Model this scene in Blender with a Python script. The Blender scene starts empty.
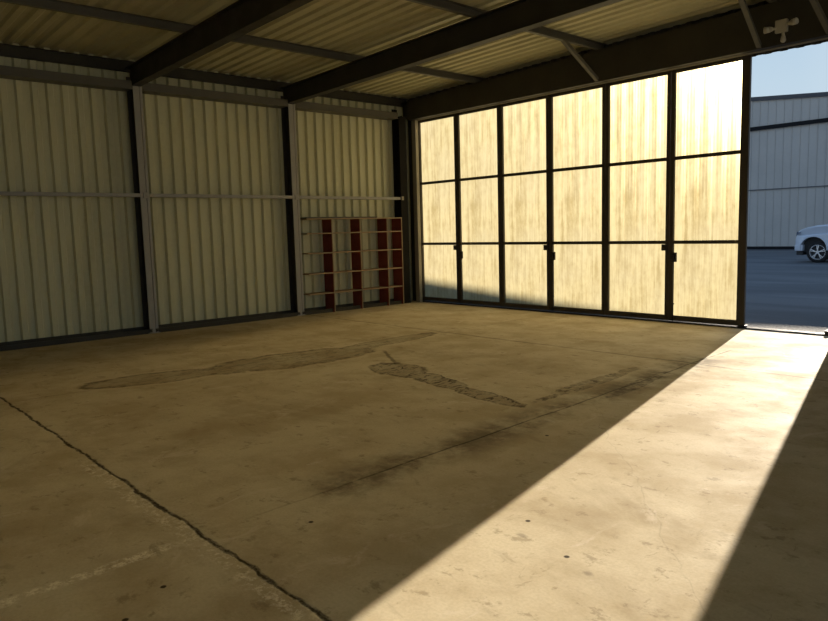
import bpy, bmesh, math, random
from mathutils import Vector, Matrix
random.seed(7)
sc = bpy.context.scene
COL = sc.collection
PI = math.pi

# ------------------------------------------------------------ node helper
class NG:
    def __init__(s, name):
        s.m = bpy.data.materials.new(name); s.m.use_nodes = True
        s.t = s.m.node_tree; s.t.nodes.clear()
        s.out = s.t.nodes.new('ShaderNodeOutputMaterial')
    def n(s, typ, **kw):
        nd = s.t.nodes.new(typ)
        for k, v in kw.items(): setattr(nd, k, v)
        return nd
    def put(s, sock, v):
        if v is None: return
        if hasattr(v, 'is_linked') or hasattr(v, 'links'): s.t.links.new(v, sock)
        else:
            try: sock.default_value = v
            except Exception: sock.default_value = (*v, 1.0)
    def math(s, op, a, b=None, c=None, clamp=False):
        nd = s.n('ShaderNodeMath', operation=op, use_clamp=clamp)
        s.put(nd.inputs[0], a); s.put(nd.inputs[1], b)
        if c is not None: s.put(nd.inputs[2], c)
        return nd.outputs[0]
    def add(s, a, b): return s.math('ADD', a, b)
    def sub(s, a, b): return s.math('SUBTRACT', a, b)
    def mul(s, a, b): return s.math('MULTIPLY', a, b)
    def mx(s, a, b): return s.math('MAXIMUM', a, b)
    def step(s, v, lo, hi, a=0.0, b=1.0):
        nd = s.n('ShaderNodeMapRange', interpolation_type='SMOOTHSTEP')
        s.put(nd.inputs['Value'], v); s.put(nd.inputs['From Min'], lo); s.put(nd.inputs['From Max'], hi)
        s.put(nd.inputs['To Min'], a); s.put(nd.inputs['To Max'], b)
        return nd.outputs['Result']
    def coords(s):
        tc = s.n('ShaderNodeTexCoord'); return tc.outputs['Object']
    def sep(s, v):
        nd = s.n('ShaderNodeSeparateXYZ'); s.put(nd.inputs[0], v); return nd.outputs
    def comb(s, x, y, z):
        nd = s.n('ShaderNodeCombineXYZ')
        for i, v in enumerate((x, y, z)): s.put(nd.inputs[i], v)
        return nd.outputs[0]
    def scale(s, v, sx, sy, sz):
        nd = s.n('ShaderNodeVectorMath', operation='MULTIPLY'); s.put(nd.inputs[0], v); nd.inputs[1].default_value = (sx, sy, sz)
        return nd.outputs[0]
    def noise(s, v, sc=1.0, det=4.0, rough=.5, out='Fac', dist=0.0):
        nd = s.n('ShaderNodeTexNoise'); s.put(nd.inputs['Vector'], v)
        nd.inputs['Scale'].default_value = sc; nd.inputs['Detail'].default_value = det
        nd.inputs['Roughness'].default_value = rough; nd.inputs['Distortion'].default_value = dist
        return nd.outputs[out]
    def mix(s, f, a, b, mode='MIX'):
        nd = s.n('ShaderNodeMix', data_type='RGBA', blend_type=mode)
        s.put(nd.inputs[0], f)
        for i, v in ((6, a), (7, b)):
            if isinstance(v, tuple): v = (*v[:3], 1.0)
            s.put(nd.inputs[i], v)
        return nd.outputs[2]
    def bump(s, h, strength=.3, dist=.01):
        nd = s.n('ShaderNodeBump'); s.put(nd.inputs['Height'], h)
        nd.inputs['Strength'].default_value = strength; nd.inputs['Distance'].default_value = dist
        return nd.outputs[0]
    def bsdf(s, col, rough=.6, metal=0.0, normal=None, spec=.5):
        b = s.n('ShaderNodeBsdfPrincipled')
        s.put(b.inputs['Base Color'], col if not isinstance(col, tuple) else (*col[:3], 1.0))
        s.put(b.inputs['Roughness'], rough); s.put(b.inputs['Metallic'], metal)
        b.inputs['Specular IOR Level'].default_value = spec
        if normal is not None: s.put(b.inputs['Normal'], normal)
        return b.outputs[0]
    def done(s, sh):
        s.t.links.new(sh, s.out.inputs[0]); return s.m

def painted(name, col, rough=.55, metal=0.0, var=.25, scale=3.0, dirt=None, spec=.4):
    g = NG(name); c = g.coords()
    n1 = g.noise(c, scale, 5, .6); n2 = g.noise(c, scale*9, 3, .6)
    f = g.math('ADD', g.mul(g.sub(n1, .5), var), g.mul(g.sub(n2, .5), var*.6))
    dark = tuple(x*.45 for x in col) if dirt is None else dirt
    cc = g.mix(g.step(f, -.12, .3, 0, .55), col, dark)
    return g.done(g.bsdf(cc, g.step(n1, .3, .7, rough-.08, rough+.1), metal, g.bump(n2, .1, .003), spec))

# ------------------------------------------------------------ mesh helper
def bm_box(bm, x0, x1, y0, y1, z0, z1):
    vs = [bm.verts.new((x, y, z)) for x in (x0, x1) for y in (y0, y1) for z in (z0, z1)]
    for f in ((0,1,3,2),(4,6,7,5),(0,4,5,1),(2,3,7,6),(0,2,6,4),(1,5,7,3)):
        bm.faces.new([vs[i] for i in f])
    return vs
def bm_hexa(bm, pts):   # 8 points, order as box
    vs = [bm.verts.new(p) for p in pts]
    for f in ((0,1,3,2),(4,6,7,5),(0,4,5,1),(2,3,7,6),(0,2,6,4),(1,5,7,3)):
        bm.faces.new([vs[i] for i in f])
def bm_prism(bm, pts, axis, a, b):   # pts 2D polygon, extruded along axis
    def P(p, t):
        return {'x': (t, p[0], p[1]), 'y': (p[0], t, p[1]), 'z': (p[0], p[1], t)}[axis]
    A = [bm.verts.new(P(p, a)) for p in pts]; B = [bm.verts.new(P(p, b)) for p in pts]
    n = len(pts)
    bm.faces.new(A); bm.faces.new(B[::-1])
    for i in range(n): bm.faces.new((A[i], B[i], B[(i+1) % n], A[(i+1) % n]))
def bm_tube(bm, p0, p1, r, seg=14, r2=None, caps=True):
    p0, p1 = Vector(p0), Vector(p1); r2 = r if r2 is None else r2
    d = (p1-p0).normalized(); a = d.orthogonal().normalized(); b = d.cross(a)
    A = [bm.verts.new(p0+(a*math.cos(t)+b*math.sin(t))*r) for t in [2*PI*i/seg for i in range(seg)]]
    B = [bm.verts.new(p1+(a*math.cos(t)+b*math.sin(t))*r2) for t in [2*PI*i/seg for i in range(seg)]]
    for i in range(seg):
        f = bm.faces.new((A[i], A[(i+1) % seg], B[(i+1) % seg], B[i])); f.smooth = True
    if caps: bm.faces.new(A[::-1]); bm.faces.new(B)
def bm_beam(bm, p0, p1, w, h, up=(0, 0, 1)):   # rectangular bar
    p0, p1 = Vector(p0), Vector(p1); d = (p1-p0).normalized()
    s = d.cross(Vector(up)).normalized(); u = s.cross(d)
    pts = []
    for e in (p0, p1):
        for a in (-1, 1):
            for b in (-1, 1): pts.append(e+s*a*w/2+u*b*h/2)
    bm_hexa(bm, pts)
def build(name, bm, mat, parent=None, bevel=0.0, smooth=False, loc=None):
    bmesh.ops.recalc_face_normals(bm, faces=bm.faces)
    me = bpy.data.meshes.new(name); bm.to_mesh(me); bm.free()
    o = bpy.data.objects.new(name, me); COL.objects.link(o)
    me.materials.append(mat)
    if smooth:
        for p in me.polygons: p.use_smooth = True
    if bevel:
        m = o.modifiers.new('bevel', 'BEVEL'); m.width = bevel; m.segments = 2; m.limit_method = 'ANGLE'
    if parent is not None: o.parent = parent
    if loc is not None: o.location = loc
    return o
def boxobj(name, mat, b, parent=None, bevel=0.0):
    bm = bmesh.new(); bm_box(bm, *b); return build(name, bm, mat, parent, bevel)
def tag(o, label=None, cat=None, group=None, kind=None):
    if label: o['label'] = label
    if cat: o['category'] = cat
    if group: o['group'] = group
    if kind: o['kind'] = kind
    return o
def empty(name, loc, label=None, cat=None, group=None, kind=None):
    o = bpy.data.objects.new(name, None); COL.objects.link(o); o.location = loc; o.empty_display_size = .2
    return tag(o, label, cat, group, kind)
def S(o, label, cat): return tag(o, label, cat, None, 'structure')

def trap(n0, n1, pitch, depth, crest=.34, flank=.16):
    """trapezoid rib profile: list of (u, h)"""
    pts = []; u = n0
    while u < n1:
        for f, h in ((0, 0), (1-crest-2*flank, 0), (1-crest-flank, depth), (1-flank, depth)):
            uu = u+f*pitch
            if uu <= n1: pts.append((uu, h))
        u += pitch
    pts.append((n1, 0)); return pts
def sheet(prof, fn, v0, v1, nv=1):
    """fn(u,h,v)->point"""
    bm = bmesh.new(); rows = []
    for j in range(nv+1):
        v = v0+(v1-v0)*j/nv if not callable(v1) else None
        rows.append([bm.verts.new(fn(u, h, v)) for u, h in prof])
    for a, b in zip(rows[:-1], rows[1:]):
        for i in range(len(prof)-1): bm.faces.new((a[i], a[i+1], b[i+1], b[i]))
    return bm

# ------------------------------------------------------------ dimensions (metres)
W = -11.631          # inner face of the posts on the left wall
PW = W-.33           # sheet plane of the left wall
DY = 10.60           # inner face of the big door leaves
X0, LW = -11.567, 1.182
DH = 3.98
YB = -5.6            # rear wall
XR = 5.6             # right wall
POSTS = (4.54, 7.453)
def rtop(x): return 4.385+.0245*(x+11.3)      # top of rafters
def rbot(x): return 4.050+.0180*(x+11.8)
def roofz(x): return rtop(x)+.125

# ------------------------------------------------------------ materials
def mat_sheet(name, col, dirt):
    g = NG(name); c = g.coords()
    n1 = g.noise(g.scale(c, 1, 1, .25), 1.3, 5, .6); n2 = g.noise(c, 14, 4, .6)
    f = g.add(g.mul(g.sub(n1, .5), 1.0), g.mul(g.sub(n2, .5), .35))
    cc = g.mix(g.step(f, -.1, .35, 0, .5), col, dirt)
    return g.done(g.bsdf(cc, .5, 0, g.bump(n2, .06, .002), .35))
M_wall = mat_sheet('wall_sheet_paint', (.62, .59, .375), (.40, .37, .21))
M_roof = mat_sheet('roof_sheet_paint', (.56, .52, .325), (.36, .32, .18))
M_steel = painted('steel_grey_paint', (.36, .34, .30), .5, 0, .3)
M_steel_shade = painted('steel_grey_shaded', (.045, .038, .028), .55, 0, .3)  # shaded web and rear flange of the grey posts, shade put into the colour
M_col_shade = painted('column_steel_shaded', (.014, .012, .009), .7, 0, .2, spec=.1)  # far corner's shade put into the column colour
M_beam = painted('rafter_paint', (.045, .039, .027), .6, 0, .3)
M_purlin = painted('purlin_paint', (.115, .105, .080), .5, 0, .3)
M_frame = painted('door_frame_paint', (.060, .048, .032), .6, 0, .4)
M_jamb = painted('jamb_paint', (.34, .30, .22), .5, 0, .3)
M_black = painted('black_iron', (.03, .026, .022), .5, 0, .2)
M_red = painted('red_stained_board', (.26, .055, .03), .6, 0, .6, 5, spec=.2)
M_wood = painted('pale_wood', (.40, .28, .16), .65, 0, .6, 6, spec=.2)
M_lampw = painted('cream_lamp_housing', (.50, .46, .36), .4, 0, .2)
M_lens = painted('lamp_lens', (.62, .60, .52), .15, 0, .1)

def mat_floor():
    g = NG('concrete_floor'); c = g.coords(); x, y, z = g.sep(c)
    nl = g.noise(c, .35, 5, .6); nm = g.noise(c, 1.6, 6, .62); nf = g.noise(c, 9, 6, .65); nff = g.noise(c, 60, 3, .6)
    ns = g.noise(g.scale(c, 1.0, 2.2, 1), 3.2, 5, .6, dist=.6)
    base = g.mix(g.step(nl, .35, .65), (.555, .47, .315), (.635, .55, .38))
    base = g.mix(g.step(nm, .38, .66, 0, .75), base, (.43, .34, .205))
    base = g.mix(g.step(nf, .55, .8, 0, .45), base, (.40, .31, .185))
    base = g.mix(g.step(ns, .60, .72, 0, .30), base, (.26, .20, .125))
    base = g.mix(g.step(nff, .35, .7, 0, .16), base, (.25, .2, .13))
    # wandering coordinates
    w1 = g.mul(g.sub(g.noise(c, 1.1, 4, .6), .5), .22)
    w2 = g.mul(g.sub(g.noise(c, 6, 4, .6), .5), .05)
    wob = g.add(w1, w2)
    d_all = None
    def line(expr, width, soft, lo=None, hi=None, along=None, breakup=None):
        d = g.math('ABSOLUTE', expr)
        m = g.step(d, width, width+soft, 1, 0)
        if lo is not None:
            m = g.mul(m, g.step(along, lo, lo+.25)); m = g.mul(m, g.step(along, hi-.25, hi, 1, 0))
        if breakup is not None: m = g.mul(m, breakup)
        return m
    bk = g.step(nf, .38, .55, .35, 1)
    # main joint along x near the camera
    jy = g.sub(g.add(y, g.mul(g.sub(g.noise(c, 2.5, 5, .65), .5), .10)), 1.54)
    j1w0 = g.step(g.noise(c, 7, 4, .7), .40, .62)
    j1 = line(jy, .0035, .011, -12.2, -1.9, x, g.step(g.noise(c, 9, 4, .7), .30, .52, .35, 1))
    j1b = g.mul(line(jy, .009, .012, -12.2, -1.9, x), j1w0); j1 = g.mx(j1, j1b)
    j1w = line(g.add(jy, .055), .02, .07, -5.4, -1.8, x, g.step(g.noise(c, 16, 5, .7), .47, .60))
    # second joint along x
    jy2 = g.sub(g.add(y, g.mul(g.sub(g.noise(c, 1.5, 5, .6), .5), .16)), 7.62)
    j2 = line(jy2, .010, .03, -12.2, 3.5, x, g.step(nm, .3, .55, .35, .9))
    # joint along y x=-3.6 (leans a little)
    jx = g.sub(g.add(x, g.add(g.mul(y, .045), g.mul(w1, .35))), -3.42)
    j3 = g.mul(line(jx, .003, .012, 1.7, 8.8, y, g.step(nf, .35, .5, .4, 1)), g.step(y, 1.9, 3.2, .25, 1))
    j3s = g.mul(line(jx, .02, .36, 2.2, 8.2, y), g.step(g.add(g.mul(nm, .6), g.mul(nf, .4)), .40, .60, .25, 1))
    j3w = line(jx, .022, .035, -3, 1.5, y, g.step(g.noise(c, 16, 5, .7), .40, .56))
    # joint along y x=-7.8
    jx7 = g.sub(g.add(x, wob), -7.80)
    j4 = line(jx7, .007, .02, -6, 10.5, y, g.step(nf, .4, .55, .2, .8))
    # diagonal crack
    jd = g.sub(g.add(g.add(y, g.mul(x, .58)), wob), 1.70)
    j5 = line(jd, .012, .03, -7.35, -6.3, x)
    # hairline crack in the sunlit strip
    jh = g.sub(g.add(g.add(x, g.mul(y, .9)), g.mul(w1, 2.2)), 1.20)
    j6 = line(jh, .002, .007, 2.5, 5.6, y, bk)
    # lens shaped stains
    wn = g.add(g.mul(g.sub(g.noise(c, 2.2, 4, .6), .5), 1.1), g.mul(g.sub(g.noise(c, 11, 4, .6), .5), .45))
    inn = g.step(g.noise(g.scale(c, 3.4, 1.3, 1), 4, 6, .7, dist=1.2), .50, .60)
    def blobs(lst, kn, wob_):
        dm = None
        for cx, cy, rx, ry, ang in lst:
            a = math.radians(ang); dx = g.sub(x, cx); dy = g.sub(y, cy)
            u = g.math('DIVIDE', g.add(g.mul(dx, math.cos(a)), g.mul(dy, math.sin(a))), rx)
            v = g.math('DIVIDE', g.sub(g.mul(dy, math.cos(a)), g.mul(dx, math.sin(a))), ry)
            d = g.math('SQRT', g.add(g.mul(u, u), g.mul(v, v)))
            dm = d if dm is None else g.math('SMOOTH_MIN', dm, d, .25)
        d = g.add(dm, g.mul(wn, wob_))
        f = g.step(d, .90, 1.02, 1, 0)
        r = g.mul(g.step(d, .72, .93), g.step(d, .95, 1.05, 1, 0))
        ring = g.mul(g.step(d, 1.03, 1.10), g.step(d, 1.12, 1.3, 1, 0))      # pale dried edge
        tot = g.mx(g.mul(f, g.add(kn[0], g.mul(inn, kn[1]))), g.mul(r, g.mul(g.step(nf, .35, .6, .3, 1), kn[2])))
        return tot, ring
    sA, rA = blobs([(-7.88, 3.05, .33, .80, -12), (-7.66, 4.75, .50, 1.25, -6), (-7.80, 6.5, .22, 1.0, 4)], (.28, .36, .90), .55)
    sB, rB = blobs([(-6.10, 5.20, .46, .30, -6), (-5.35, 5.08, .62, .17, -12), (-4.50, 4.90, .62, .13, -10)], (.35, .80, 1.0), .95)
    sC, rC = blobs([(-4.05, 6.10, .10, .95, 3), (-3.66, 6.3, .08, .7, 8)], (.50, .50, .7), 1.3)
    stain = g.mx(g.mx(sA, sB), g.mul(sC, g.step(nf, .40, .52, .25, 1)))
    palering = g.mx(g.mul(rA, .30), g.mul(rB, .15))
    # dark and pale spots
    vo = g.n('ShaderNodeTexVoronoi'); g.put(vo.inputs['Vector'], g.scale(c, 1, 1.5, 0)); vo.inputs['Scale'].default_value = 1.9
    vd = g.add(vo.outputs['Distance'], g.mul(g.sub(nf, .5), .16))
    vsel = g.sep(vo.outputs['Color'])[0]
    spot = g.mul(g.step(vd, .02, .075, 1, 0), g.step(vsel, .5, .62))
    holes = None
    for hx, hy in ((-3.08, 1.16), (-2.92, .93), (-3.20, 2.05), (-2.35, 2.9), (-3.25, 4.25), (-1.95, 2.7)):
        dx = g.sub(x, hx); dy = g.sub(y, hy)
        d = g.math('SQRT', g.add(g.mul(dx, dx), g.mul(dy, dy)))
        h = g.step(d, .010, .018, 1, 0); holes = h if holes is None else g.mx(holes, h)
    blot = g.step(g.noise(g.scale(c, 1.3, 1.7, 1), 4.3, 6, .72), .57, .66)
    scuf = g.step(g.noise(g.scale(c, 2.0, .8, 1), 5.0, 6, .7, dist=1.5), .62, .70)
    lite = g.step(g.noise(g.scale(c, 1.4, 1.0, 1), 2.3, 6, .7, dist=.8), .58, .70)
    base = g.mix(g.step(g.noise(g.scale(c, 1, 1.3, 1), .8, 6, .68, dist=.5), .50, .66, 0, .42), base, (.33, .255, .15))
    base = g.mix(g.mul(lite, .55), base, (.66, .57, .43))
    base = g.mix(g.mul(blot, .50), base, (.22, .165, .095))
    base = g.mix(g.mul(scuf, .42), base, (.24, .18, .105))
    base = g.mix(palering, base, (.66, .56, .40))
    col = g.mix(g.mul(stain, .80), base, (.060, .043, .026))
    col = g.mix(g.mul(j3s, .72), col, (.09, .066, .04))
    col = g.mix(g.mul(spot, .45), col, (.10, .075, .05))
    pale = g.mul(g.mx(g.mul(j1w, .75), g.mul(j3w, .95)), g.step(g.noise(c, 45, 4, .8), .40, .55))
    col = g.mix(pale, col, (.85, .78, .62))
    cr = g.mx(g.mx(j1, g.mul(j3, .75)), g.mx(g.mul(j4, .35), g.mul(j5, .6)))
    cr = g.mx(cr, g.mx(g.mul(j2, .55), g.mul(j6, .15))); cr = g.mx(cr, holes)
    col = g.mix(g.mul(cr, .92), col, (.03, .021, .012))
    hgt = g.sub(g.add(g.mul(nf, .30), g.mul(nff, .10)), g.add(g.mul(g.mx(g.mx(j1, j3), g.mul(j4, .5)), 1.4), g.mul(stain, .25)))
    rough = g.step(nm, .3, .7, .60, .75)
    return g.done(g.bsdf(col, rough, 0, g.bump(hgt, .35, .010), .016))
M_floor = mat_floor()

def mat_asphalt():
    g = NG('asphalt'); c = g.coords()
    n1 = g.noise(g.scale(c, .25, 1, 1), .45, 5, .6); n2 = g.noise(c, 40, 3, .7); n3 = g.noise(g.scale(c, .12, 1, 1), 1.4, 4, .6)
    col = g.mix(g.step(n1, .38, .62), (.085, .088, .095), (.125, .128, .135))
    col = g.mix(g.step(n3, .56, .68, 0, .5), col, (.17, .175, .185))
    col = g.mix(g.step(n2, .45, .75, 0, .35), col, (.20, .20, .20))
    return g.done(g.bsdf(col, .85, 0, g.bump(n2, .3, .006), .2))
M_asph = mat_asphalt()
def mat_gravel():
    g = NG('apron_gravel'); c = g.coords()
    n1 = g.noise(c, 2, 4, .6); vo = g.n('ShaderNodeTexVoronoi'); g.put(vo.inputs['Vector'], c); vo.inputs['Scale'].default_value = 45
    v = g.sep(vo.outputs['Color'])[0]
    col = g.mix(v, (.07, .068, .066), (.22, .21, .195)); col = g.mix(g.step(n1, .4, .7, 0, .5), col, (.15, .145, .14))
    return g.done(g.bsdf(col, .9, 0, g.bump(vo.outputs['Distance'], .6, .01), .2))
M_grav = mat_gravel()

def mat_fibre():
    g = NG('fibreglass_sheet'); c = g.coords(); x, y, z = g.sep(c)
    streak = g.noise(g.scale(c, 1, 1, .07), 9, 5, .65); fine = g.noise(g.scale(c, 1, 1, .04), 46, 3, .6)
    mot = g.noise(g.scale(c, 1, 1, .6), 7, 6, .7); big = g.noise(c, .9, 3, .5)
    band = g.math('PINGPONG', g.math('ADD', x, 30.0), .1065)
    f = g.add(g.mul(g.sub(streak, .5), 1.1), g.add(g.mul(g.sub(mot, .5), .9), g.mul(g.sub(fine, .5), .6)))
    f = g.add(f, g.mul(g.step(band, .0, .030, 1, 0), .13))
    col = g.mix(g.step(f, -.22, .36), (.93, .82, .48), (.60, .49, .24))
    col = g.mix(g.step(big, .4, .65, 0, .25), col, (.85, .78, .56))
    tr = g.n('ShaderNodeBsdfTranslucent'); g.put(tr.inputs['Color'], col)
    df = g.n('ShaderNodeBsdfDiffuse'); g.put(df.inputs['Color'], g.mix(.5, col, (.45, .42, .34)))
    m = g.n('ShaderNodeMixShader'); m.inputs[0].default_value = FIB_DIFF
    g.t.links.new(tr.outputs[0], m.inputs[1]); g.t.links.new(df.outputs[0], m.inputs[2])
    # forward scattering share of the milky sheet
    rf = g.n('ShaderNodeBsdfRefraction'); g.put(rf.inputs['Color'], col); rf.inputs['IOR'].default_value = 1.18; rf.inputs['Roughness'].default_value = .80
    mf = g.n('ShaderNodeMixShader'); mf.inputs[0].default_value = FIB_FWD
    g.t.links.new(m.outputs[0], mf.inputs[1]); g.t.links.new(rf.outputs[0], mf.inputs[2])
    ab = g.n('ShaderNodeBsdfDiffuse'); ab.inputs['Color'].default_value = (.0, .0, .0, 1)
    m2 = g.n('ShaderNodeMixShader'); m2.inputs[0].default_value = FIB_ABS
    g.t.links.new(mf.outputs[0], m2.inputs[1]); g.t.links.new(ab.outputs[0], m2.inputs[2])
    return g.done(m2.outputs[0])
FIB_DIFF, FIB_ABS, FIB_FWD = .30, .535, .25
M_fib = mat_fibre()

# ------------------------------------------------------------ setting: floor, ground, walls, roof
S(boxobj('floor', M_floor, (PW-.05, XR, YB, DY+.10, -.15, 0)), 'stained bare concrete slab with cracked joints inside the hangar', 'floor')
S(boxobj('ground', M_asph, (-70, 60, DY+.10, 75, -.35, -.03)), 'dark blue-grey asphalt yard outside the open door', 'ground')
S(boxobj('trim_1', M_grav, (-12.2, 3.8, DY+.10, DY+.90, -.2, -.012)), 'narrow gravelly strip along the outside of the door sill', 'apron')

RIB = .2135
prof = trap(YB, DY+.10, RIB, .055, .36, .11)
S(build('wall_left', sheet(prof, lambda u, h, v: (PW+h, u, v), 0, 4.515), M_wall), 'pale ribbed steel sheet wall on the left side', 'wall')
S(build('wall_back', sheet(trap(PW, XR, RIB, .034), lambda u, h, v: (u, YB+h, v), 0, 5.0), M_wall), 'ribbed steel wall behind the viewpoint', 'wall')
S(build('wall_right', sheet(trap(YB, DY+.06, RIB, .034), lambda u, h, v: (XR-h, u, v), 4.1, 5.25), M_wall), 'ribbed steel wall band over the open right side', 'wall')
bm = sheet(trap(PW, -3.2, RIB, .034), lambda u, h, v: (u, DY+.085-h, DH-.03 if v == 0 else roofz(u)), 0, 1)
b2 = sheet(trap(-3.2, XR, RIB, .034), lambda u, h, v: (u, DY+.085-h, 0 if v == 0 else roofz(u)), 0, 1)
b3 = sheet([(PW, 0), (PW+.02, .0), (PW+.08, .03), (PW+.14, .03), (PW+.2, 0), (X0+.04, 0)], lambda u, h, v: (u, DY+.085-h, v), 0, DH)
me_t = bpy.data.meshes.new('tmp')
for b in (b2, b3):
    b.to_mesh(me_t); b.free(); bm.from_mesh(me_t)
bpy.data.meshes.remove(me_t)
S(build('wall_front', bm, M_beam), 'dark ribbed end wall above and beside the translucent doors', 'wall')
S(build('ceiling', sheet(trap(YB-.3, DY+.25, RIB, .030), lambda u, h, v: (v, u, roofz(v)+.031-h), PW-.3, XR+.3), M_roof), 'ribbed steel roof sheeting seen from below', 'ceiling')

# base channel along the left wall, per bay (runs between posts)
bays = ((YB+.1, POSTS[0]), (POSTS[0], POSTS[1]), (POSTS[1], 10.19))
bayname = ('left of the first post', 'between the two lit posts', 'behind the red shelf unit')
bay0 = -1.3     # the bay left of the first post is seen only beyond y=2.4; members stop at the next post line
for i, (a, b) in enumerate(bays):
    bm = bmesh.new()
    a2, b2_ = (a if i == 0 else a+.03), b-.03
    bm_box(bm, PW, W-.01, a2, b2_, 0, .022); bm_box(bm, W-.02, W, a2, b2_, .022, .075); bm_box(bm, PW+.060, PW+.068, a2, b2_, .022, .10)
    S(build('baseboard_left' if i == 0 else 'baseboard_left.%03d' % i, bm, M_beam), 'dark steel base channel along the left wall, ' + bayname[i], 'base channel')

M_bounce = painted('bounce_concrete', (.72, .64, .47), .9, 0, .2, .6, spec=.1)
S(boxobj('trim_4', M_bounce, (XR+.1, 60, -40, DY, -.3, -.01)), 'unseen pale yard slab added to bounce light in through the open right side', 'yard')  # unseen slab, added pale and warm to bounce fill light into the hangar
S(boxobj('trim_5', M_asph, (-70, XR+.1, -40, YB-.2, -.3, -.03)), 'asphalt behind the hangar', 'yard')
# ------------------------------------------------------------ frame members
def channel_y(bm, x0, x1, z0, z1, y0, y1, t=.006, lip=.02):
    """C channel running along y: web at x1 side (room side), flanges to the wall"""
    bm_box(bm, x1-t, x1, y0, y1, z0, z1)
    bm_box(bm, x0, x1-t, y0, y1, z1-t, z1); bm_box(bm, x0, x1-t, y0, y1, z0, z0+t)
plab = ('grey steel wall post left of the middle bay, its web in shadow', 'grey steel wall post at the left end of the red shelf unit')
def make_post(y, label):
    r = empty('steel_post', (W, y, 0), label, 'post')
    d = .33; t = .012
    bm = bmesh.new(); bm_box(bm, -d+.066+t, -t, -.005, .005, 0, 4.06); build('web', bm, M_steel_shade, r)
    bm = bmesh.new(); bm_box(bm, -t, 0, -.075, .024, 0, 4.04); build('front_flange', bm, M_steel, r, .002)
    bm = bmesh.new(); bm_box(bm, -t, 0, .034, .075, 0, 4.04); bm_box(bm, -t-.04, -t, .034, .040, 0, 4.04); build('angle_strip', bm, M_steel, r, .002)
    bm = bmesh.new(); bm_box(bm, -d+.066, -d+.066+t, -.075, .075, 0, 4.225); build('rear_flange', bm, M_steel_shade, r)
    bm = bmesh.new(); bm_box(bm, 0.0, .012, -.10, .095, 0, .010)
    bm_box(bm, -d+.066, 0.0, -.10, .10, 0, .010); build('base_plate', bm, M_steel, r)
    bm = bmesh.new(); bm_box(bm, 0.0, .018, -.028, .062, 2.245, 2.345); bm_tube(bm, (.018, .017, 2.295), (.028, .017, 2.295), .014, 6)
    build('girt_clip', bm, M_steel, r, .003)
    return r
for y, l in zip(POSTS, plab): make_post(y, l)
r = empty('corner_column', (W, 10.23, 0), 'dark steel column in the far corner beside the leftmost door', 'column')
bm = bmesh.new(); bm_box(bm, -.254, -.012, -.005, .005, 0, 4.06); build('web', bm, M_col_shade, r)
bm = bmesh.new(); bm_box(bm, -.012, 0, -.10, .10, 0, 4.04); build('front_flange', bm, M_col_shade, r)
bm = bmesh.new(); bm_box(bm, -.264, -.254, -.075, .075, 0, 4.225); build('rear_flange', bm, M_col_shade, r)
bm = bmesh.new(); bm_box(bm, 0, .015, -.09, -.03, 2.26, 2.34); build('girt_clip', bm, M_jamb, r, .003)

# girts
for i, (a, b) in enumerate(bays):
    a2 = a if i == 0 else a+.078
    b2_ = b-.078
    bm = bmesh.new(); channel_y(bm, W-.10, W, 2.268, 2.325, a2, b2_)
    bm_box(bm, W, W+.004, a2, b2_, 2.268, 2.276)
    tag(build('wall_girt', bm, M_steel), 'thin grey horizontal rail at mid height on the left wall, ' + ('left of the first post', 'between the two lit posts', 'above the red shelf unit')[i], 'wall rail', 'mid-height rails of the left wall')
    bm = bmesh.new(); channel_y(bm, PW+.062, W, 3.985, 4.115, a2 if i == 0 else a+.085, b-.085)
    bm_box(bm, W, W+.005, a2, b2_, 3.985, 4.0)
    tag(build('eave_girt', bm, M_purlin), 'brown steel rail near the top of the left wall, ' + ('left of the first post', 'between the two lit posts', 'in the far corner bay')[i], 'wall rail', 'upper rails of the left wall')

# rafters (I sections that taper with the roof)
def rafter(y, label, mat, x1=XR-.02, x0=PW+.05):
    r = empty('roof_rafter', (x0, y, rbot(x0)), label, 'roof beam', 'main roof beams')
    def P(x, yy, z): return (x-x0, yy, z-rbot(x0))
    t = .014
    def slab(bm, hw0, hw1, zlo, zhi):
        bm_hexa(bm, [P(x, yy, zf(x)) for x in (x0, x1) for yy in (hw0, hw1) for zf in (zlo, zhi)])
    bm = bmesh.new(); slab(bm, -.005, .005, lambda x: rbot(x)+t, lambda x: rtop(x)-t); build('web', bm, mat, r)
    bm = bmesh.new(); slab(bm, -.075, .075, rbot, lambda x: rbot(x)+t); build('bottom_flange', bm, mat, r)
    bm = bmesh.new(); slab(bm, -.075, .075, lambda x: rtop(x)-t, rtop); build('top_flange', bm, mat, r)
    return r
rafter(POSTS[0], 'dark steel roof beam above the nearer wall post, upper left', M_beam)
rafter(POSTS[1], 'long dark steel roof beam above the post beside the red shelves', M_beam)
rafter(10.50, 'dark steel roof beam along the end wall over the doors', M_beam)

# purlins (C channels laid on the rafters)
def purlin(x, label, y0=YB, y1=DY+.04, mat=None, h=.122, w=.06, dz=0):
    bm = bmesh.new(); z0 = rtop(x)+.002+dz; z1 = z0+h; t = .006
    bm_box(bm, x-w/2, x-w/2+t, y0, y1, z0, z1)
    bm_box(bm, x-w/2+t, x+w/2, y0, y1, z0, z0+t); bm_box(bm, x-w/2+t, x+w/2, y0, y1, z1-t, z1)
    bm_box(bm, x+w/2-t, x+w/2, y0, y1, z0+t, z0+.022)
    return tag(build('roof_purlin', bm, mat or M_purlin), label, 'roof purlin', 'purlins under the roof sheets')
purlin(-9.65, 'steel purlin under the roof sheets nearest the left wall')
purlin(-6.87, 'steel purlin crossing the middle of the roof')
purlin(-4.10, 'steel purlin under the roof nearest the open doorway')
bm = bmesh.new(); bm_box(bm, PW+.066, PW+.072, YB, DY, 4.30, 4.475); bm_box(bm, PW+.072, PW+.115, YB, DY, 4.30, 4.306)
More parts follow.
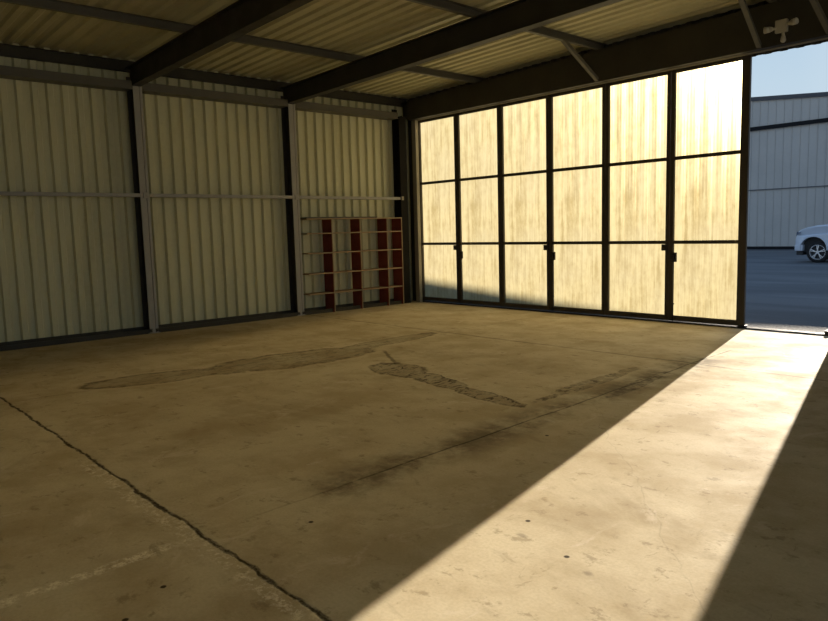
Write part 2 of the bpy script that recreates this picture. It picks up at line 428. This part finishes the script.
bm_box(bm, PW+.061, PW+.115, YB, DY, 4.469, 4.475)
tag(build('eave_strut', bm, M_beam), 'dark eave beam where the roof meets the left wall', 'eave beam')

S(boxobj('trim_6', M_roof, (PW-.03, PW-.012, YB-.2, DY+.2, 4.2, roofz(PW)+.024)), 'eave flashing added to block light leaks at the roof edge above the left wall', 'flashing')  # added outside the sheet to stop light leaking under the roof ribs
purlin(-3.42, 'steel purlin over the twin floodlight')
# door header, track and braces
r = empty('door_header', (-4.0, 10.5, DH), 'dark steel beam over the row of translucent doors', 'door header')
bm = bmesh.new(); bm_prism(bm, [(-7.66, 0), (9.5, 0), (9.5, rtop(5.5)-DH), (-7.66, rtop(-11.66)-DH)], 'y', -.10, -.088); bm_box(bm, -7.66, 7.4, -.088, .03, 0, .012); build('header_channel', bm, M_beam, r)
bm = bmesh.new(); bm_box(bm, -7.62, .80, .045, .085, -.012, .008); bm_box(bm, -7.62, .80, .03, .045, -.004, .012); build('top_track', bm, M_jamb, r)
BR = (((-6.87, 9.43, 4.497), (-6.87, 10.3895, 3.992), 'diagonal steel brace from the middle purlin down to the door header'),
      ((-4.13, 9.35, 4.555), (-4.25, 10.387, 3.992), 'diagonal steel brace above the right edge of the last translucent door'),
      ((-3.45, 9.53, 4.575), (-3.37, 10.385, 3.992), 'diagonal steel brace right of the twin floodlight'))
for a, b, l in BR:
    bm = bmesh.new(); a, b = Vector(a), Vector(b)
    bm_beam(bm, a, b, .062, .007); bm_beam(bm, a+Vector((.028, 0, .028)), b+Vector((.028, 0, .028)), .006, .055)
    tag(build('knee_brace', bm, M_purlin), l, 'brace', 'braces above the doors')

# left jamb, right jamb
S(boxobj('trim_2', M_jamb, (X0-.075, X0+.045, DY-.10, DY-.012, 0, DH-.004), bevel=.003), 'pale steel jamb at the left edge of the doors', 'door jamb')
S(boxobj('trim_3', M_frame, (-3.205, -3.09, DY-.06, DY+.045, 0, DH-.014), bevel=.003), 'dark steel jamb on the right of the open doorway', 'door jamb')
r = empty('floor_track', (-8, DY+.03, 0), 'dark floor track under the row of doors', 'door track')
bm = bmesh.new(); bm_box(bm, -3.65, 4.80, -.045, -.030, 0, .022); bm_box(bm, -3.65, 4.80, .030, .045, 0, .022); bm_box(bm, -3.65, 4.80, -.03, .03, 0, .004); build('rail', bm, M_black, r)
bm = bmesh.new(); bm_box(bm, 3.46, 3.57, -.04, .05, .012, .05); build('end_stop', bm, M_black, r, .004)
bm = bmesh.new(); bm_box(bm, 4.655, 4.70, -.05, .03, .012, .07); build('stop_block', bm, M_black, r, .004)

# ------------------------------------------------------------ translucent doors
Z0, Z1 = .035, DH-.018
ordn = ('leftmost translucent door leaf, by the dark corner', 'second translucent door leaf from the left', 'third translucent door leaf from the left',
        'fourth translucent door leaf from the left', 'fifth translucent door leaf, left of the last latch', 'rightmost translucent door leaf beside the open doorway')
for k in range(6):
    xa = X0+k*LW+.003; xb = X0+(k+1)*LW-.003
    if k == 5: xb = -4.447
    r = empty('door_%d' % (k+1), (xa, DY, 0)); S(r, ordn[k] + ', three glowing yellowish panes', 'door')
    w = xb-xa; t = .046
    sl = .064 if k else .055; sr = .064 if k < 5 else .118
    bm = bmesh.new()
    bm_box(bm, 0, sl, 0, t, Z0, Z1); bm_box(bm, w-sr, w, 0, t, Z0, Z1)
    bm_box(bm, sl, w-sr, 0.001, t, Z0, Z0+.085); bm_box(bm, sl, w-sr, .001, t, Z1-.040, Z1)
    for zc in (1.297, 2.615): bm_box(bm, sl, w-sr, .004, t-.002, zc-.027, zc+.027)
    build('frame', bm, M_frame, r, .002)
    zs = ((Z0+.01, 1.297), (1.297, 2.615), (2.615, Z1-.005))
    for (za, zb) in zs:
        pr = []; u = .02; base = xa; we = w-(.06 if k == 5 else .02)
        N = 48
        while u < we:
            ph = (base+u+30)/.213
            fr = ph % 1.0
            h = .0045*(math.cos(2*PI*fr)) + (.0012*math.cos(2*PI*fr*4))
            pr.append((u, h)); u += .0133
        pr.append((we, 0))
        bm = sheet(pr, lambda u, h, v: (u, t+.016+h, v), za, zb)
        pane = build('pane', bm, M_fib, r, smooth=True)
        if pane.data.polygons[0].normal.y > 0: pane.data.flip_normals()
    if k in (1, 3, 5):   # latch box and cane bolt on the leaf right of the joint
        bm = bmesh.new(); bm_box(bm, .030, .135, -.035, 0, .985, 1.135); bm_box(bm, .06, .10, -.055, -.035, 1.03, 1.10)
        bm_tube(bm, (.06, -.06, 1.02), (.125, -.06, 1.02), .010, 8)
        build('latch', bm, M_black, r, .004)
        bm = bmesh.new(); bm_tube(bm, (.082, -.012, .02), (.082, -.012, .985), .0065, 8)
        bm_tube(bm, (.082, -.012, .06), (.082, -.012, .32), .011, 8)
        bm_box(bm, .062, .10, -.02, 0, .30, .325); bm_box(bm, .062, .10, -.02, 0, .08, .105)
        build('cane_bolt', bm, M_black, r)
    if k in (0, 2, 4):
        bm = bmesh.new(); bm_box(bm, w-.115, w-.02, -.03, 0, 1.165, 1.265); bm_tube(bm, (w-.07, -.045, 1.21), (w-.07, -.03, 1.21), .016, 8)
        build('strike_block', bm, M_black, r, .004)

# ------------------------------------------------------------ twin floodlight on the header
LX, LZ = -3.945, 4.185
r = empty('twin_floodlight', (LX, 10.395, LZ), 'cream twin floodlight with a sensor, fixed above the open doorway', 'floodlight')
bm = bmesh.new(); bm_box(bm, -.085, .075, -.06, 0, -.06, .11); build('mounting_box', bm, M_lampw, r, .012)
def head(sx, dz, yaw):
    bm = bmesh.new()
    c = Vector((sx*.065, -.05, dz)); d = Vector((sx*.92, -.30, -.02+yaw)).normalized()
    bm_tube(bm, c, c+d*.045, .018, 12); bm_tube(bm, c+d*.04, c+d*.085, .024, 18, .040); bm_tube(bm, c+d*.085, c+d*.150, .040, 18, .044)
    h = build('lamp_head', bm, M_lampw, r)
    bm = bmesh.new(); bm_tube(bm, c+d*.1501, c+d*.157, .040, 18, .033); build('lens', bm, M_lens, h)
head(-1, .005, -.0); head(1, .03, .06)
bm = bmesh.new(); bm_tube(bm, (.015, -.03, -.055), (.025, -.045, -.12), .020, 12); bm_tube(bm, (.025, -.045, -.11), (.03, -.055, -.145), .024, 14, .034)
bmesh.ops.create_uvsphere(bm, u_segments=16, v_segments=10, radius=.036, matrix=Matrix.Translation((.032, -.06, -.165)))
build('motion_sensor', bm, M_lampw, r)

# ------------------------------------------------------------ red shelf unit
r = empty('shelf_unit', (PW+.066, 7.60, 0), 'open wooden wall shelf unit with dark red uprights, in the far corner bay', 'shelves')
dep = (W+.06)-(PW+.066)
YE = 10.05-7.60
for y, in ((.55+.076,), (1.335,), (2.06,), (YE+.022,)):
    bm = bmesh.new(); bm_box(bm, .0, dep-.012, y-.012, y+.012, 0, 1.865); o = build('upright', bm, M_red, r); o['label'] = 'dark red painted upright board'
    bm = bmesh.new(); bm_box(bm, dep-.012, dep, y-.009, y+.009, 0, 1.865); build('front_edging', bm, M_wood, o)
for z, e in ((1.590, YE+.01), (1.200, YE-.0), (.795, YE), (.395, YE-.0)):
    bm = bmesh.new(); bm_box(bm, .004, dep-.006, .035, e, z-.011, z+.011); build('shelf', bm, M_wood, r)
bm = bmesh.new(); bm_box(bm, 0, dep, .03, YE+.034, 1.866, 1.888); o = build('top_board', bm, M_wood, r)
bm = bmesh.new(); bm_box(bm, .0, dep+.01, .03, 1.78, 1.889, 1.91); o = build('cover_strip', bm, M_black, r); o['label'] = 'black strip on top of the shelves'

# ------------------------------------------------------------ opposite building
M_bwall = painted('blue_grey_cladding', (.45, .43, .41), .6, 0, .2, .8)
M_bseam = painted('cladding_seam', (.10, .105, .115), .6, 0, .2, .8)
M_btrim = painted('dark_roof_trim', (.018, .018, .02), .8, spec=.05)
M_roofedge = painted('roof_edge_trim', (.09, .09, .10), .7, spec=.1)
BY = 41.7; RX = -24.0
def groof(x): return 8.52-.082*(x+17.37) if x >= RX else 8.52-.082*(RX+17.37)-.082*(RX-x)
r = empty('metal_building', (RX, BY, 0), 'large grey-blue metal-clad building across the yard, seen through the doorway', 'building')
XL, XRR = -50.0, 2.0
def L(x, y, z): return (x-RX, y-BY, z)
prof = []; u = XL
while u < XRR-.01:
    for f, h in ((0, 0), (.40, 0), (.41, .03), (.425, .03), (.43, 0)):
        prof.append((u+f, h))
    u += .43
prof = [p for i, p in enumerate(prof) if i == 0 or p[0] > prof[i-1][0]+1e-6]
bm = sheet(prof, lambda u, h, v: L(u, BY-h, 0.0 if v == 0 else groof(u)), 0, 1)
build('gable_wall', bm, M_bwall, r)
bm = bmesh.new()
for xx in (XL, XRR): bm_box(bm, xx-RX-.02, xx-RX+.02, 0.01, 24, 0, groof(xx))
bm_prism(bm, [(XL-RX, 0), (XRR-RX, 0), (XRR-RX, groof(XRR)), (0, groof(RX)), (XL-RX, groof(XL))], 'y', 24.0, 24.05)
build('side_wall', bm, M_bwall, r)
bm = bmesh.new()
bm_prism(bm, [(XL-RX-.3, groof(XL)), (0, groof(RX)+.02), (XRR-RX+.3, groof(XRR)), (XRR-RX+.3, groof(XRR)-.06), (0, groof(RX)-.04), (XL-RX-.3, groof(XL)-.06)], 'y', .01, 24.3)
build('roof', bm, M_bseam, r)
bm = bmesh.new()
bm_prism(bm, [(XL-RX, groof(XL)-.20), (XL-RX, groof(XL)+.02), (0, groof(RX)+.04), (XRR-RX, groof(XRR)+.02), (XRR-RX, groof(XRR)-.20), (0, groof(RX)-.18)], 'y', -.09, -.031)
o = build('roof_trim', bm, M_roofedge, r); o['label'] = 'dark sloping edge trim'
boxobj('door_track_cover', M_btrim, (-19.5+5, XRR-RX-.2, -.12, -.031, 6.675, 6.885), r)['label'] = 'black horizontal bar high on the wall'
boxobj('wall_seam', M_bseam, (XL-RX, XRR-RX, -.06, -.031, 3.32, 3.375), r)
boxobj('base_flashing', M_btrim, (XL-RX, XRR-RX, -.06, -.031, -.03, .14), r)

# ------------------------------------------------------------ pickup truck
def car_paint():
    g = NG('silver_blue_paint'); c = g.coords(); n = g.noise(c, 3, 3, .5)
    col = g.mix(n, (.50, .55, .64), (.54, .59, .68))
    b = g.n('ShaderNodeBsdfPrincipled'); g.put(b.inputs['Base Color'], col)
    b.inputs['Metallic'].default_value = .0; b.inputs['Roughness'].default_value = .28
    b.inputs['Coat Weight'].default_value = .3; b.inputs['Coat Roughness'].default_value = .08
    return g.done(b.outputs[0])
M_car = car_paint()
M_tire = painted('tire_rubber', (.018, .018, .020), .85, 0, .1)
M_rim = painted('alloy_rim', (.62, .64, .68), .25, .8, .1)
M_glass = painted('tinted_glass', (.025, .03, .038), .06, 0, .05, spec=.8)
M_plast = painted('black_plastic', (.03, .032, .036), .6, 0, .1)
M_lampg = painted('headlight_lens', (.10, .13, .19), .1, 0, .1, spec=.8)
M_tail = painted('tail_lamp_red', (.35, .02, .02), .2)
TX, TY = -10.34, 28.90     # nose, near side
TW = 1.92
r = empty('pickup_truck', (TX, TY, -.03), 'silver-blue pickup truck parked in the yard, its front end showing', 'pickup truck')
def arc(cx, cz, rad, a0, a1, n): return [(cx+rad*math.cos(a0+(a1-a0)*i/n), cz+rad*math.sin(a0+(a1-a0)*i/n)) for i in range(n+1)]
FA, RA = .70, 3.96
out = [(.06, .47), (.02, .62), (.02, .86), (.07, 1.04), (.13, 1.17), (.24, 1.25), (.45, 1.33), (.80, 1.395), (1.2, 1.43), (1.62, 1.46),
       (3.45, 1.44), (3.50, 1.44), (5.34, 1.45), (5.40, 1.38), (5.39, .60), (5.34, .52)]
out += [(RA+.49, .46)] + arc(RA, .50, .47, 0, PI, 14)[0:] + [(RA-.49, .44), (FA+.49, .42)] + arc(FA, .53, .46, 0, PI, 14) + [(FA-.47, .44)]
bm = bmesh.new(); bm_prism(bm, out, 'y', 0, TW)
# pull the nose and the rear corners in, and narrow the upper body
for v in bm.verts:
    s = -1 if v.co.y < TW/2 else 1
    k = max(0, (v.co.z-1.05))*.07 + max(0, .62-v.co.z)*.10
    if v.co.x < .5: k += (.5-v.co.x)**2*.5
    v.co.y -= s*k
body = build('body', bm, M_car, r, .045)
# wheel wells and underbody
bm = bmesh.new(); bm_box(bm, .3, 5.2, .22, TW-.22, .40, 1.15); o = build('underbody', bm, M_plast, r)
for cx in (FA, RA):
    for yy in (0, TW):
        s = 1 if yy == 0 else -1
        bm = bmesh.new(); pts = arc(cx, .515, .505, -.1, PI+.1, 16); pin = arc(cx, .515, .46, -.1, PI+.1, 16)[::-1]
        bm_prism(bm, pts+pin, 'y', yy+s*.035, yy-s*.018); build('wheel_arch', bm, M_car, r, .008)
def wheel(cx, yy, s):
    wz = .395
    w = bpy.data.objects.new('wheel', None); COL.objects.link(w); w.parent = r; w.location = (cx, yy, wz)
    # tire by lathe about y
    pr = [(.27, .02), (.33, .005), (.37, .02), (.392, .05), (.395, .12), (.392, .19), (.37, .225), (.27, .225)]
    bm = bmesh.new(); N = 40; rings = []
    for i in range(N):
        t = 2*PI*i/N; rings.append([bm.verts.new((q*math.cos(t), s*d, q*math.sin(t))) for q, d in pr])
    for i in range(N):
        a, b = rings[i], rings[(i+1) % N]
        for j in range(len(pr)-1):
            f = bm.faces.new((a[j], a[j+1], b[j+1], b[j])); f.smooth = True
    build('tire', bm, M_tire, w)
    bm = bmesh.new(); N = 36; rings = []; pr2 = [(.272, .022), (.278, .012), (.262, .012), (.250, .04), (.245, .13)]
    for i in range(N):
        t = 2*PI*i/N; rings.append([bm.verts.new((q*math.cos(t), s*d, q*math.sin(t))) for q, d in pr2])
    for i in range(N):
        a, b = rings[i], rings[(i+1) % N]
        for j in range(len(pr2)-1): bm.faces.new((a[j], a[j+1], b[j+1], b[j]))
    for i in range(5):
        t = 2*PI*i/5+.3
        for dt in (-.13, .13):
            a0 = Vector((.05*math.cos(t), s*.028, .05*math.sin(t))); a1 = Vector((.258*math.cos(t+dt), s*.030, .258*math.sin(t+dt)))
            bm_beam(bm, a0, a1, .034, .030, (0, 1, 0))
    bm_tube(bm, (0, s*.015, 0), (0, s*.10, 0), .062, 18)
    build('rim', bm, M_rim, w, .004)
    bm = bmesh.new(); bm_tube(bm, (0, s*.095, 0), (0, s*.11, 0), .245, 24); build('brake_disc', bm, M_plast, w)
for cx in (FA+.14, RA+.10):
    wheel(cx, .03, 1); wheel(cx, TW-.03, -1)
# cab
zc = 1.43
secs = [(1.50, zc, .11), (2.20, 1.86, .27), (3.15, 1.87, .27), (3.48, zc, .11)]
bm = bmesh.new()
A = [bm.verts.new((x, i, z)) for x, z, i in secs]; B = [bm.verts.new((x, TW-i, z)) for x, z, i in secs]
bm.faces.new(A); bm.faces.new(B[::-1])
for i in range(4): bm.faces.new((A[i], B[i], B[(i+1) % 4], A[(i+1) % 4]))
build('cab', bm, M_car, r, .05)
def quad_slab(name, P, nrm, mat, t=.012):
    bm = bmesh.new(); n_ = Vector(nrm).normalized()*t
    A = [bm.verts.new(Vector(p)) for p in P]; B = [bm.verts.new(Vector(p)+n_) for p in P]
    bm.faces.new(A); bm.faces.new(B[::-1])
    for i in range(len(P)): bm.faces.new((A[i], B[i], B[(i+1) % len(P)], A[(i+1) % len(P)]))
    return build(name, bm, mat, r)
quad_slab('windshield', [(1.58, .20, 1.475), (2.14, .33, 1.815), (2.14, TW-.33, 1.815), (1.58, TW-.20, 1.475)], (-.55, 0, .85), M_glass)
quad_slab('rear_window', [(3.455, .25, 1.47), (3.19, .36, 1.80), (3.19, TW-.36, 1.80), (3.455, TW-.25, 1.47)], (.75, 0, .5), M_glass)
for s in (0, 1):
    def Y(i): return i if s == 0 else TW-i
    n_ = (0, -1 if s == 0 else 1, .35)
    quad_slab('side_window', [(1.78, Y(.130), 1.48), (2.23, Y(.253), 1.81), (2.55, Y(.253), 1.81), (2.55, Y(.130), 1.48)], n_, M_glass, .010)
    quad_slab('side_window', [(2.63, Y(.130), 1.48), (2.63, Y(.253), 1.81), (3.08, Y(.253), 1.81), (3.30, Y(.130), 1.48)], n_, M_glass, .010)
    yy = 0 if s == 0 else TW; q = -1 if s == 0 else 1
    for xa, xb in ((1.52, 2.58), (2.62, 3.46)):
        bm = bmesh.new()
        for b_ in ((xa, xa+.008, .55, 1.36), (xb-.008, xb, .55, 1.36), (xa, xb, .545, .553)):
            bm_box(bm, b_[0], b_[1], yy+q*.001, yy+q*.004, b_[2], b_[3])
        d = build('door_seam', bm, M_plast, r)
        boxobj('door_handle', M_car, (xb-.24, xb-.08, min(yy+q*.002, yy+q*.03), max(yy+q*.002, yy+q*.03), 1.10, 1.135), r, .008)
    bm = bmesh.new(); ym = sorted((yy-q*.09, yy+q*.18)); bm_box(bm, 1.78, 1.90, ym[0], ym[1], 1.44, 1.60); build('side_mirror', bm, M_plast, r, .03)
    hy = sorted((yy-q*.20, yy-q*.50))
    quad_slab('headlight', [(.085, Y(.16), 1.17), (.055, Y(.19), .99), (.045, Y(.55), 1.0), (.085, Y(.55), 1.16)], (-1, 0, .1), M_lampg, .03)
    quad_slab('headlight', [(.12, Y(.09), 1.15), (.07, Y(.12), 1.03), (.22, Y(.035), 1.07), (.25, Y(.035), 1.17)], (-.2, -1 if s == 0 else 1, 0), M_lampg, .012)
    tb = sorted((yy+q*.004, yy-q*.16)); boxobj('tail_lamp', M_tail, (5.36, 5.412, tb[0], tb[1], .98, 1.40), r, .01)
    sb = sorted((yy+q*.012, yy-q*.10)); boxobj('running_board', M_plast, (1.45, 3.45, sb[0], sb[1], .33, .39), r, .01)
bm = bmesh.new(); bm_box(bm, -.012, .03, .50, TW-.50, .72, 1.06)
for z in (.80, .90, .99): bm_box(bm, -.025, -.012, .52, TW-.52, z-.012, z+.012)
build('grille', bm, M_plast, r, .006)
bm = bmesh.new(); bm_prism(bm, [(-.02, .20), (.02, .12), (.20, .02), (.33, -.005), (.33, .3), (.33, TW-.3), (.33, TW+.005), (.20, TW-.02), (.02, TW-.12), (-.02, TW-.20)], 'z', .44, .68)
build('front_bumper', bm, M_car, r, .03)
boxobj('air_dam', M_plast, (.06, .30, .16, TW-.16, .28, .44), r, .02)
bm = bmesh.new(); bm_box(bm, 5.38, 5.50, .10, TW-.10, .46, .66); build('rear_bumper', bm, M_rim, r, .03)
boxobj('bed_cover', M_plast, (3.60, 5.30, .14, TW-.14, 1.43, 1.462), r, .008)

# ------------------------------------------------------------ light
SUN_EL, SUN_AZ = math.radians(14.45), math.radians(13.8)
to_sun = Vector((-math.sin(SUN_AZ)*math.cos(SUN_EL), math.cos(SUN_AZ)*math.cos(SUN_EL), math.sin(SUN_EL)))
ld = bpy.data.lights.new('sun', 'SUN'); ld.energy = 11.2; ld.angle = math.radians(.42); ld.color = (1.0, .88, .73)
lo = bpy.data.objects.new('sun', ld); COL.objects.link(lo); lo.rotation_euler = (-to_sun).to_track_quat('-Z', 'Y').to_euler(); lo.location = to_sun*60

w = bpy.data.worlds.new('world'); sc.world = w; w.use_nodes = True
nt = w.node_tree; nt.nodes.clear()
wo = nt.nodes.new('ShaderNodeOutputWorld'); bg = nt.nodes.new('ShaderNodeBackground')
tc = nt.nodes.new('ShaderNodeTexCoord')
sp = nt.nodes.new('ShaderNodeSeparateXYZ'); nt.links.new(tc.outputs['Generated'], sp.inputs[0])
cr = nt.nodes.new('ShaderNodeValToRGB'); nt.links.new(sp.outputs[2], cr.inputs[0])
el = cr.color_ramp.elements
el[0].position = 0.0; el[0].color = (.60, .69, .76, 1); el[1].position = .8; el[1].color = (.22, .37, .62, 1)
e = el.new(.17); e.color = (.50, .64, .76, 1); e = el.new(.35); e.color = (.36, .53, .74, 1)
dt = nt.nodes.new('ShaderNodeVectorMath'); dt.operation = 'DOT_PRODUCT'
nt.links.new(tc.outputs['Generated'], dt.inputs[0]); dt.inputs[1].default_value = (.10, .96, .25)
mr = nt.nodes.new('ShaderNodeMapRange'); nt.links.new(dt.outputs['Value'], mr.inputs['Value'])
mr.inputs['From Min'].default_value = .90; mr.inputs['From Max'].default_value = 1.0; mr.inputs['To Max'].default_value = .6
mxn = nt.nodes.new('ShaderNodeMix'); mxn.data_type = 'RGBA'; nt.links.new(mr.outputs[0], mxn.inputs[0])
nt.links.new(cr.outputs[0], mxn.inputs[6]); mxn.inputs[7].default_value = (.80, .84, .86, 1)
nt.links.new(mxn.outputs[2], bg.inputs[0]); bg.inputs[1].default_value = .81
nt.links.new(bg.outputs[0], wo.inputs[0])

# ------------------------------------------------------------ camera
cam = bpy.data.cameras.new('camera'); co = bpy.data.objects.new('camera', cam); COL.objects.link(co)
F, YAW, PIT, ROL = 700.74, .8405, .11385, -.0277
cam.sensor_width = 36; cam.sensor_fit = 'HORIZONTAL'; cam.lens = F*36/828
cam.clip_start = .05; cam.clip_end = 500
f = Vector((-math.sin(YAW)*math.cos(PIT), math.cos(YAW)*math.cos(PIT), -math.sin(PIT)))
rt = Vector((math.cos(YAW), math.sin(YAW), 0)); up = rt.cross(f)
r2 = rt*math.cos(ROL)+up*math.sin(ROL); u2 = -rt*math.sin(ROL)+up*math.cos(ROL)
m = Matrix((r2, u2, -f)).transposed().to_4x4(); m.translation = (0, 0, 1.6)
co.matrix_world = m; sc.camera = co
sc.view_settings.view_transform = 'Standard'; sc.view_settings.look = 'None'
sc.view_settings.gamma = 1; sc.view_settings.use_curve_mapping = False
sc.view_settings.exposure = 0.38
